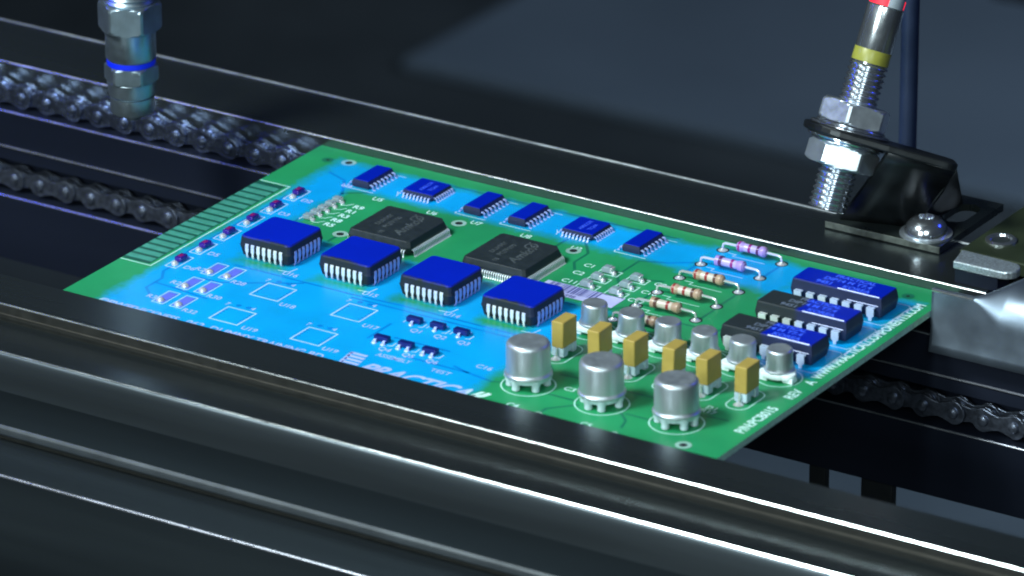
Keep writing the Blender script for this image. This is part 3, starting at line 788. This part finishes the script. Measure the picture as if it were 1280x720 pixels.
# top lip with polished inner face
bm = BM()
P = [(85.0, -6.0), (85.0, 1.65)]; idx = [1]
fl = fillet((85.28, 1.55), .28, 180, 90, 4); P += fl; idx += [2]*len(fl)
fl2 = fillet((103.7, 1.4), .4, 90, 0, 4); P += fl2; idx += [0]+[3]*(len(fl2)-1)
P += [(104.1, -6.0)]; idx += [4, 4]
n0 = len(P)
mp = []
for i in range(n0):
    (y0, z0), (y1, z1) = P[i], P[(i+1) % n0]
    if abs(y0-y1) < 1e-6 and y0 < 86: mp.append(1)
    elif z0 > 1.3 and z1 > 1.2 and y0 < 86 and y1 < 86.0: mp.append(2)
    elif y0 > 103 and z0 > 1: mp.append(3)
    elif abs(z0-z1) < .05 and z0 > 1: mp.append(0)
    else: mp.append(4)
extrude('upper_rail', P, lambda i: mp[i], [M['rail'], M['face'], M['lip_edge'], M['far_edge'], M['dark_face']], rr, (35, 95, -6), x1=146.9)
bm = BM(); box(bm, 146.9, RX1, 85.0, 104.1, -6, 1.0, bevel=.2); link('upper_rail', bm, M['rail'], rr)
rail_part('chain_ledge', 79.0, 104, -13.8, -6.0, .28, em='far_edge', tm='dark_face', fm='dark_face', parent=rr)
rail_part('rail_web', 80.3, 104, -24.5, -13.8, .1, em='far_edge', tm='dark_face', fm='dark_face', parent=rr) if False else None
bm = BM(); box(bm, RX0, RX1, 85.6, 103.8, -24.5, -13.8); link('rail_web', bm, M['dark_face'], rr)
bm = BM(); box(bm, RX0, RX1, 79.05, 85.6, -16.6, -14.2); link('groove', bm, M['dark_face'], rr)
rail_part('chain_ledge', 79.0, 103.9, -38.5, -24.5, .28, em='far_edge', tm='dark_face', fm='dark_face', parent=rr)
bm = BM(); tube(bm, [(RX0, 104.0, 1.75), (RX1, 104.0, 1.75)], .28, 8); link('edge_glint_trim', bm, M['far_edge2'], rr)  # trim added along the outer edge to reflect the key lamp
bm = BM(); tube(bm, [(RX0, 79.0, -13.75), (RX1, 79.0, -13.75)], .22, 8); link('edge_glint_trim', bm, M['far_edge'], rr)  # tube that carries the thin glint of the ledge edge
for x0, x1 in ((113.4, 117.0), (124.6, 131.4), (-120, -112)):
    bm = BM(); box(bm, x0, x1, 79.6, 81.4, -425.9, -38.6, bevel=.3); link('support_foot', bm, M['black'], rr)

# ================================================================== CHAINS
def plate_outline(n=10):
    out = []
    for cx, a0 in ((3.175, -90), (-3.175, 90)):
        for k in range(n+1):
            t = math.radians(a0+180*k/n); out.append((cx+2.4*math.cos(t), 2.4*math.sin(t)))
        # waist
        if cx > 0: out += [(1.3, 1.7), (0, 1.4), (-1.3, 1.7)]
        else: out += [(-1.3, -1.7), (0, -1.4), (1.3, -1.7)]
    return out
XZ = Matrix(((1, 0, 0, 0), (0, 0, 1, 0), (0, 1, 0, 0), (0, 0, 0, 1)))
def chain(label, phase, z, ynear, mat, x0, x1):
    root = empty('roller_chain', (phase, ynear, z-3))
    tag(root, label, 'chain', 'conveyor chain runs of the far rail')
    def outer():
        bm = BM()
        for y0, y1 in ((-.15, .5), (2.75, 3.3)): prism(bm, plate_outline(), y0, y1, mat=XZ, bevel=.15)
        for px in (-3.175, 3.175):
            m = Matrix.Translation((px, 0, 0)) @ Matrix.Rotation(PI/2, 4, 'X')
            lathe(bm, [(1.15, -3.6), (1.15, .35), (.95, .62), (.5, .82), (0, .88)], 16, m)
        bmesh.ops.recalc_face_normals(bm, faces=bm.faces); return bm
    def inner():
        bm = BM()
        for y0, y1 in ((.6, 1.1), (2.15, 2.65)): prism(bm, plate_outline(), y0, y1, mat=XZ, bevel=.12)
        for px in (-3.175, 3.175):
            m = Matrix.Translation((px, 0, 0)) @ Matrix.Rotation(PI/2, 4, 'X'); lathe(bm, [(1.65, -2.2), (1.65, -1.1)], 16, m)
        bmesh.ops.recalc_face_normals(bm, faces=bm.faces); return bm
    src = {}
    k0 = int((x0-phase)/6.35)
    x = phase+k0*6.35; k = k0
    while x < x1:
        p = (x+3.175, ynear, z); key = k % 2
        if key not in src: src[key] = link('link', outer() if key == 0 else inner(), mat, root, p)
        else: dup(src[key], p, root)
        x += 6.35; k += 1
chain('upper run of oily roller chain, passing behind the spray nozzle and under the board', -26.0, -3.5, 80.9, M['chain'], -160, 135)
chain('lower return run of roller chain, set deeper under the board, below the upper run', -41.1, -21.6, 80.9, M['chain_shaded'], -160, 186)

# ================================================================== GUIDE AND MOUNT AT RIGHT
bm = BM()
cols = []
for i in range(45):
    x = 140.75 + (i*.6 if i <= 24 else 14.4+(i-24)*6)
    t = max(0, min(1, (x-148.8)/8)); t = t*t*(3-2*t)
    R_ = .35+7.5*t; zt = 4.4+2.2*t
    prof = [(75.2, -7.6), (75.5, -6), (75.8, -4.2)]
    for k in range(0, 13):
        a = PI*.5*k/12
        prof.append((76.0+R_*(1-math.cos(a)), zt-R_+R_*math.sin(a)))
    prof.append((76.4+R_+6*t, zt-.6*t))
    cols.append([Vector((x, y, z)) for y, z in prof])
grid = [[bm.verts.new(v) for v in c] for c in cols]
for a, b in zip(grid, grid[1:]):
    for i in range(len(a)-1): bm.faces.new((a[i], b[i], b[i+1], a[i+1]))
bmesh.ops.recalc_face_normals(bm, faces=bm.faces)
g = link('guide_plate', bm, M['polished'], None, (0, 0, 0), smooth=True)
sol = g.modifiers.new('thickness', 'SOLIDIFY'); sol.thickness = .5; sol.offset = 0
tag(g, 'polished sheet metal guide with flared top, just right of the circuit board', 'guide plate')
bm = BM(); tube(bm, [(140.8, 75.9, 4.35), (149.4, 75.9, 4.4)], .26, 8); link('bright_edge', bm, M['edge'], g)

# olive plate with threaded insert, right
op = empty('mounting_plate', (150, 110, 1.8))
tag(op, 'dark olive metal plate with a threaded insert at the right end of the far rail', 'plate')
bm = BM(); prism(bm, [(136.1, 95.0), (215, 95.0), (215, 128), (136.1, 128)], 1.85, 4.6, bevel=.3)
link('plate', bm, M['olive'], op)
bm = BM(); lathe(bm, [(3.0, 4.6), (3.0, 4.9), (2.6, 5.15), (2.1, 5.1), (1.9, 4.7), (1.8, 4.64), (0, 4.64)], 36, Matrix.Translation((140.6, 102.6, 0)))
link('threaded_insert', bm, M['chrome'], op)
bm = BM(); disc(bm, 140.6, 102.6, 1.75, 4.70, 24); link('insert_hole', bm, M['hole'], op)

# galvanised bar
bm = BM()
prism(bm, [(139.6, 86.0), (149.3, 86.0)]+arc(149.2, 88.6, 2.6, -80, 90, 8)+[(138.6, 91.6), (138.4, 91.2)], 4.7, 6.3, bevel=.3)
bb = link('spacer_bar', bm, M['brushed'], None)
tag(bb, 'short rounded galvanised bar lying on the rail in front of the olive plate', 'bar')
bm = BM(); box(bm, 139.7, 148.6, 86.4, 91.2, 1.86, 4.7, bevel=.1); link('spacer_block', bm, M['dark_face'], bb)

# ================================================================== SENSOR BRACKET
SB = Vector((111.4, 88.2, 9.5)); ST = SB+40*Vector((.077, .40, .913)).normalized()
br = empty('sensor_bracket', (118, 106, 1.85))
tag(br, 'black bent sheet metal bracket screwed to the far rail, holding the threaded sensor', 'bracket')
bm = BM()
# base plate, with a long slot on its right
outer = [(106.5, 96.4), (131.0, 96.4), (131.0, 121.5), (106.5, 121.5)]
def slot(cx, cy, hx_, r, n=10):
    return [(cx+(0)+r*math.cos(math.radians(a)), cy+hx_+r*math.sin(math.radians(a))) for a in range(0, 181, 18)] + [(cx+r*math.cos(math.radians(a)), cy-hx_+r*math.sin(math.radians(a))) for a in range(180, 361, 18)]
sl = slot(126.4, 113.4, 2.4, 2.4)
def plate_with_hole(bm, outer, hole_, z0, z1):
    for z, flip in ((z1, False), (z0, True)):
        vo = [bm.verts.new((x, y, z)) for x, y in outer]; vh = [bm.verts.new((x, y, z)) for x, y in hole_]
        eds = [bm.edges.new((vo[i], vo[(i+1) % len(vo)])) for i in range(len(vo))]+[bm.edges.new((vh[i], vh[(i+1) % len(vh)])) for i in range(len(vh))]
        bmesh.ops.triangle_fill(bm, use_beauty=True, edges=eds)
    for pts in (outer, hole_):
        n = len(pts)
        for i in range(n):
            (xa, ya), (xb, yb) = pts[i], pts[(i+1) % n]
            bm.faces.new([bm.verts.new(p) for p in ((xa, ya, z0), (xb, yb, z0), (xb, yb, z1), (xa, ya, z1))])
    bmesh.ops.remove_doubles(bm, verts=bm.verts, dist=1e-4); bmesh.ops.recalc_face_normals(bm, faces=bm.faces)
plate_with_hole(bm, outer, sl, 1.9, 3.3)
link('base_plate', bm, M['bracket_base'], br)
bm = BM(); box(bm, 106.6, 131.05, 96.2, 96.42, 2.1, 3.35, bevel=.05); link('pale_edge', bm, M['bracket_edge'], br)  # lighter strip along the front edge of the base plate
# arm: plate square to the sensor with a rounded end, then a web folded down to the base
ax = (ST-SB).normalized()
C0 = SB + ax*14.45                    # where the sensor passes the arm
e1 = Vector((.843, .538, -.004)); up_ = Vector((-.208, .333, .920)); xax = (e1*.961-up_*.277); xax = (xax-ax*xax.dot(ax)).normalized(); yax = ax.cross(xax)
AM = Matrix(((xax.x, yax.x, ax.x, C0.x), (xax.y, yax.y, ax.y, C0.y), (xax.z, yax.z, ax.z, C0.z), (0, 0, 0, 1)))
bm = BM()
arm = arc(0, 0, 8.6, 90, 270)+[(7.5, -8.6)]+arc(18.2, -5.2, 2.6, -90, 0, 6)+arc(18.2, 6.0, 2.6, 0, 90, 6)+[(7.5, 8.6)]
prism(bm, arm, -.75, .75, mat=AM, bevel=.35)
link('arm', bm, M['bracket'], br)
def P3(x, y, z): return AM @ Vector((x, y, z))
bm = BM()
rows = []
T1, T2 = P3(7.6, -8.2, -.3), P3(20.4, -3.0, -.3)
B1, B2 = Vector((108.0, 99.2, 3.2)), Vector((121.5, 102.9, 3.2))
for k in range(9):
    t = k/8; bow = Vector((1.2, 1.0, .6))*math.sin(PI*t)*.8
    rows.append([bm.verts.new(T1.lerp(B1, t)+bow*.3), bm.verts.new(T1.lerp(B1, t).lerp(T2.lerp(B2, t), .5)+bow*.3), bm.verts.new(T2.lerp(B2, t)+bow)])
for a, b in zip(rows, rows[1:]):
    for i in range(2): bm.faces.new((a[i], a[i+1], b[i+1], b[i]))
w = link('web', bm, M['bracket'], br, smooth=True)
so = w.modifiers.new('thickness', 'SOLIDIFY'); so.thickness = 1.4; so.offset = 0
bm = BM()
T3 = P3(20.4, 8.0, -.3); B3 = Vector((123.6, 118.0, 3.2))
f = [bm.verts.new(v) for v in (T2, T3, B3, B2)]; bm.faces.new(f)
w = link('web', bm, M['bracket'], br); so = w.modifiers.new('thickness', 'SOLIDIFY'); so.thickness = 1.4; so.offset = 0
# button head screw
sc = empty('screw', (125.6, 101.0, 3.3), br)
bm = BM(); lathe(bm, [(5.0, 0), (5.0, .35), (4.4, .4)], 40); link('washer', bm, M['chrome_matte'], sc, (125.6, 101.0, 3.3))
bm = BM(); lathe(bm, [(4.15, .4), (4.1, .9), (3.7, 2.0), (3.0, 2.8), (2.0, 3.35), (1.5, 3.45), (1.35, 2.6), (0, 2.6)], 40); link('screw_head', bm, M['chrome'], sc, (125.6, 101.0, 3.3))

# ================================================================== SENSOR
sn = empty('proximity_sensor', tuple(SB))
tag(sn, 'shiny threaded cylindrical sensor with yellow band and red light, tilted above the far rail', 'sensor')
q_ = Vector((0, 0, 1)).rotation_difference(ax).to_matrix().to_4x4()
SM = q_
def s_part(name, bm, mat): return link(name, bm, mat, sn, tuple(SB))
L = (ST-SB).length
r_ = 3.75
bm = BM(); z = 0.25; prof = [(0, 0), (3.0, 0), (3.3, .15)]
while z < 28.2: prof += [(r_-.26+.26*math.sin(2*PI*z/1.1), z)]; z += 1.1/14
prof += [(3.4, 28.6)]
lathe(bm, prof, 40, SM); o = s_part('threaded_barrel', bm, M['chrome']); 
for p in o.data.polygons: p.use_smooth = True
bm = BM(); lathe(bm, [(3.52, 28.5), (3.54, 28.7), (3.54, 30.9), (3.5, 31.0)], 40, SM); s_part('yellow_band', bm, M['yellow'])
bm = BM(); lathe(bm, [(3.45, 30.9), (3.5, 31.0), (3.5, 39.2), (3.3, 39.5)], 40, SM); s_part('smooth_barrel', bm, M['barrel'])
bm = BM(); lathe(bm, [(3.3, 39.5), (3.35, 41.0), (2.6, 41.8)], 32, SM); s_part('indicator', bm, M['led'])
vr = SM.inverted() @ xax; vb = SM.inverted() @ Vector((.4956, -.7749, .3924))
bm = BM(); lathe(bm, [(1.9, 39.3), (1.9, 48), (1.7, 52), (1.6, 75)], 24, SM @ Matrix.Translation(vr*1.2+vb*1.75)); s_part('cable_boot', bm, M['boot'])
def hexnut(z0, z1, af, name, mat, rot, cr=.3):
    bm = BM(); R0 = af/math.sqrt(3); seg = 48
    ring = []
    def hexr(t):
        a = (t-math.radians(rot)) % (PI/3)-PI/6; return (af/2)/math.cos(a)
    lv = []
    for zz, cap in ((z0, .92), (z0+.7, 9), (z1-.7, 9), (z1, .92)):
        lv.append((zz, cap))
    rings = []
    zs = [z0, z0+.25, z0+.5, z0+.8, z1-.8, z1-.5, z1-.25, z1]
    seg = 72
    for zz in zs:
        e = min(zz-z0, z1-zz); lim = af/2*1.005+e*2.0
        rings.append([bm.verts.new((min(hexr(2*PI*k/seg), lim)*math.cos(2*PI*k/seg), min(hexr(2*PI*k/seg), lim)*math.sin(2*PI*k/seg), zz)) for k in range(seg)])
    for a, b in zip(rings, rings[1:]):
        for k in range(seg): bm.faces.new((a[k], a[(k+1) % seg], b[(k+1) % seg], b[k]))
    bm.faces.new(rings[0]); bm.faces.new(rings[-1]); bmesh.ops.recalc_face_normals(bm, faces=bm.faces)
    bm.transform(SM)
    s_part(name, bm, mat)
vl = SM.inverted() @ Vector((.4956, -.7749, .3924)); tc = math.degrees(math.atan2(vl.y, vl.x))
hexnut(8.3, 12.4, 12.0, 'nut', M['chrome_matte'], tc-32)
hexnut(16.5, 20.5, 12.0, 'nut', M['chrome_matte'], tc-12)
for z0, z1, r1 in ((12.45, 13.0, 6.6), (13.05, 13.65, 7.6), (15.25, 15.8, 7.6), (15.85, 16.4, 6.6)):
    bm = BM(); lathe(bm, [(4.0, z0), (r1-.2, z0), (r1, z0+.2), (r1, z1-.2), (r1-.2, z1), (4.0, z1)], 48, SM); s_part('washer', bm, M['chrome'])

# cable hanging behind the sensor
bm = BM(); tube(bm, [(103.5, 133.5, -30), (103.5, 133.5, 0), (103.5, 133.5, 60), (104, 133.5, 140)], 1.75, 16)
cb = link('cable', bm, M['cable'], None); tag(cb, 'dark blue cable hanging straight down behind the tilted sensor', 'cable')

# ================================================================== SPRAY NOZZLE
NX, NY = -25.0, 57.0
nz = empty('spray_nozzle', (NX, NY, 10))
tag(nz, 'steel spray nozzle with hexagonal collars hanging above the chain at the left', 'nozzle')
def n_part(name, prof, mat, seg=48):
    bm = BM(); lathe(bm, prof, seg); return link(name, bm, mat, nz, (NX, NY, 0))
n_part('tip', [(1.2, 9.9), (1.5, 9.8), (1.9, 10.4), (2.3, 11.3), (4.15, 11.4), (4.3, 11.7), (4.3, 14.6), (4.0, 14.7), (4.0, 15.0)], M['steel_blue'])
def n_hex(z0, z1, af, rot, mat=M['steel_blue'], name='hexagonal_collar'):
    bm = BM(); seg = 72; rings = []
    for zz in (z0, z0+.3, z0+.8, z1-.8, z1-.3, z1):
        e = min(zz-z0, z1-zz); lim = af/2*1.01+e*1.6; rg = []
        for k in range(seg):
            t = 2*PI*k/seg; a = (t-math.radians(rot)) % (PI/3)-PI/6; r = min((af/2)/math.cos(a), lim); rg.append(bm.verts.new((r*math.cos(t), r*math.sin(t), zz)))
        rings.append(rg)
    for a, b in zip(rings, rings[1:]):
        for k in range(seg): bm.faces.new((a[k], a[(k+1) % seg], b[(k+1) % seg], b[k]))
    bm.faces.new(rings[0]); bm.faces.new(rings[-1]); bmesh.ops.recalc_face_normals(bm, faces=bm.faces)
    link(name, bm, mat, nz, (NX, NY, 0))
n_part('lower_sleeve', [(4.3, 15.0), (4.6, 15.2), (4.8, 17.8), (4.7, 17.9)], M['steel_blue'])
n_hex(17.8, 21.2, 9.4, -33)
n_part('blue_ring', [(4.4, 21.2), (4.72, 21.3), (4.72, 22.3), (4.5, 22.4)], M['blue_ring'])
n_part('upper_sleeve', [(4.7, 22.4), (4.9, 22.8), (4.9, 28.4), (4.7, 28.6)], M['steel_blue'])
n_hex(28.4, 34.0, 11.0, -33)
n_part('threaded_neck', [(4.9, 34.0), (5.1, 34.4), (4.7, 34.9), (5.1, 35.4), (4.7, 35.9), (5.1, 36.4), (4.7, 36.9), (4.65, 37.2), (4.6, 60), (4.6, 110)], M['steel_blue'])

# ================================================================== MACHINE INTERIOR
bm = BM(); box(bm, -3000, 3000, -1500, 4500, -432, -426); tag(link('floor', bm, M['floor'], None), kind='structure')
bm = BM(); prism(bm, [(-622, 1046), (1900, 1046), (1900, 2600), (-622, 2600)], -425.9, -420, bevel=1.5)
tag(link('machine_panel', bm, M['panel'], None), 'bluish grey painted panel low down in the machine behind the conveyor', 'panel')
bm = BM(); prism(bm, [(-480, 650), (500, 650), (500, 900), (-480, 900)], -425.9, -421, bevel=1)
tag(link('drip_tray', bm, M['tray'], None), 'grey drip tray seen low down between the two rails at the right', 'tray')
bm = BM(); box(bm, -306, 800, 938, 1010, -299, -200, bevel=3)
tag(link('cross_beam', bm, M['black'], None), 'black beam crossing above the grey panel in the upper right corner', 'beam')
bm = BM(); tube(bm, [(-1100, 1010, -420), (-960, 1030, -405), (-860, 1060, -398), (-780, 1120, -405), (-700, 1160, -418)], 14, 12)
tag(link('air_hose', bm, M['black'], None), 'black air hose lying left of the grey panel on the machine floor', 'hose')

# ================================================================== CAMERA
cam = bpy.data.cameras.new('Camera'); co = bpy.data.objects.new('Camera', cam); COL.objects.link(co); scene.camera = co
R = [(0.84322337, 0.53755164, -0.00354773), (0.20818279, -0.33263364, -0.91979062), (-0.49561506, 0.77485037, -0.39239345)]
Cc = (627.72544018, -827.7660429, 441.75247317)
m = Matrix(((R[0][0], -R[1][0], -R[2][0], Cc[0]), (R[0][1], -R[1][1], -R[2][1], Cc[1]), (R[0][2], -R[1][2], -R[2][2], Cc[2]), (0, 0, 0, 1)))
co.matrix_world = m
cam.sensor_width = 36; cam.lens = 7624.55/1280*36; cam.clip_start = 10; cam.clip_end = 6000
cam.dof.use_dof = True; cam.dof.focus_distance = 1132; cam.dof.aperture_fstop = .2144/(2*3.5)

# ================================================================== LIGHT
w = bpy.data.worlds.new('World'); scene.world = w; w.use_nodes = True
bg = w.node_tree.nodes['Background']; bg.inputs[0].default_value = (.20, .33, .55, 1); bg.inputs[1].default_value = .055
def area(name, loc, target, size, power, col, sy=None, spread=None):
    l = bpy.data.lights.new(name, 'AREA'); l.size = size; l.energy = power; l.color = col
    if sy: l.shape = 'RECTANGLE'; l.size_y = sy
    if spread: l.spread = math.radians(spread)
    o = bpy.data.objects.new(name, l); COL.objects.link(o); o.location = loc
    d = Vector(target)-Vector(loc); o.rotation_euler = d.to_track_quat('-Z', 'Y').to_euler(); return o
area('key_lamp', (-170, -400, 600), (75, 35, 0), 170, 7.2e6, (.88, 1.0, .98))
area('front_lamp', (45, -760, 345), (90, 60, 10), 45, 2.0e6, (.84, 1.0, 1.0), sy=260)
area('front_lamp', (165, -770, 345), (90, 60, 10), 45, 2.0e6, (.84, 1.0, 1.0), sy=260)
area('side_fill', (480, -520, 380), (90, 30, 0), 220, 1.6e6, (.84, 1.0, 1.0))  # added fill that brightens right-facing sides, no lamp known there
area('ultraviolet_lamp', (430, 420, 300), (110, 80, 0), 70, .30e6, (.02, .05, 1.0))
area('ultraviolet_lamp', (-300, -100, 260), (-40, 85, -15), 60, .05e6, (.02, .05, 1.0), spread=70)
area('panel_fill', (120, 1000, 80), (-60, 1120, -420), 260, 6.5e6, (.72, .86, 1.0))  # unseen fill added to grade the panel brighter to the right
area('tray_fill', (350, 500, 150), (-100, 790, -420), 150, 1.1e6, (.7, .88, 1.0), spread=80)  # unseen fill added to light the tray

scene.render.engine = 'CYCLES'
scene.cycles.filter_width = 2.0
scene.view_settings.view_transform = 'Standard'; scene.view_settings.look = 'None'
scene.view_settings.exposure = 0; scene.view_settings.gamma = 1
scene.render.resolution_x = 1024; scene.render.resolution_y = 576
print('fstop', cam.dof.aperture_fstop)
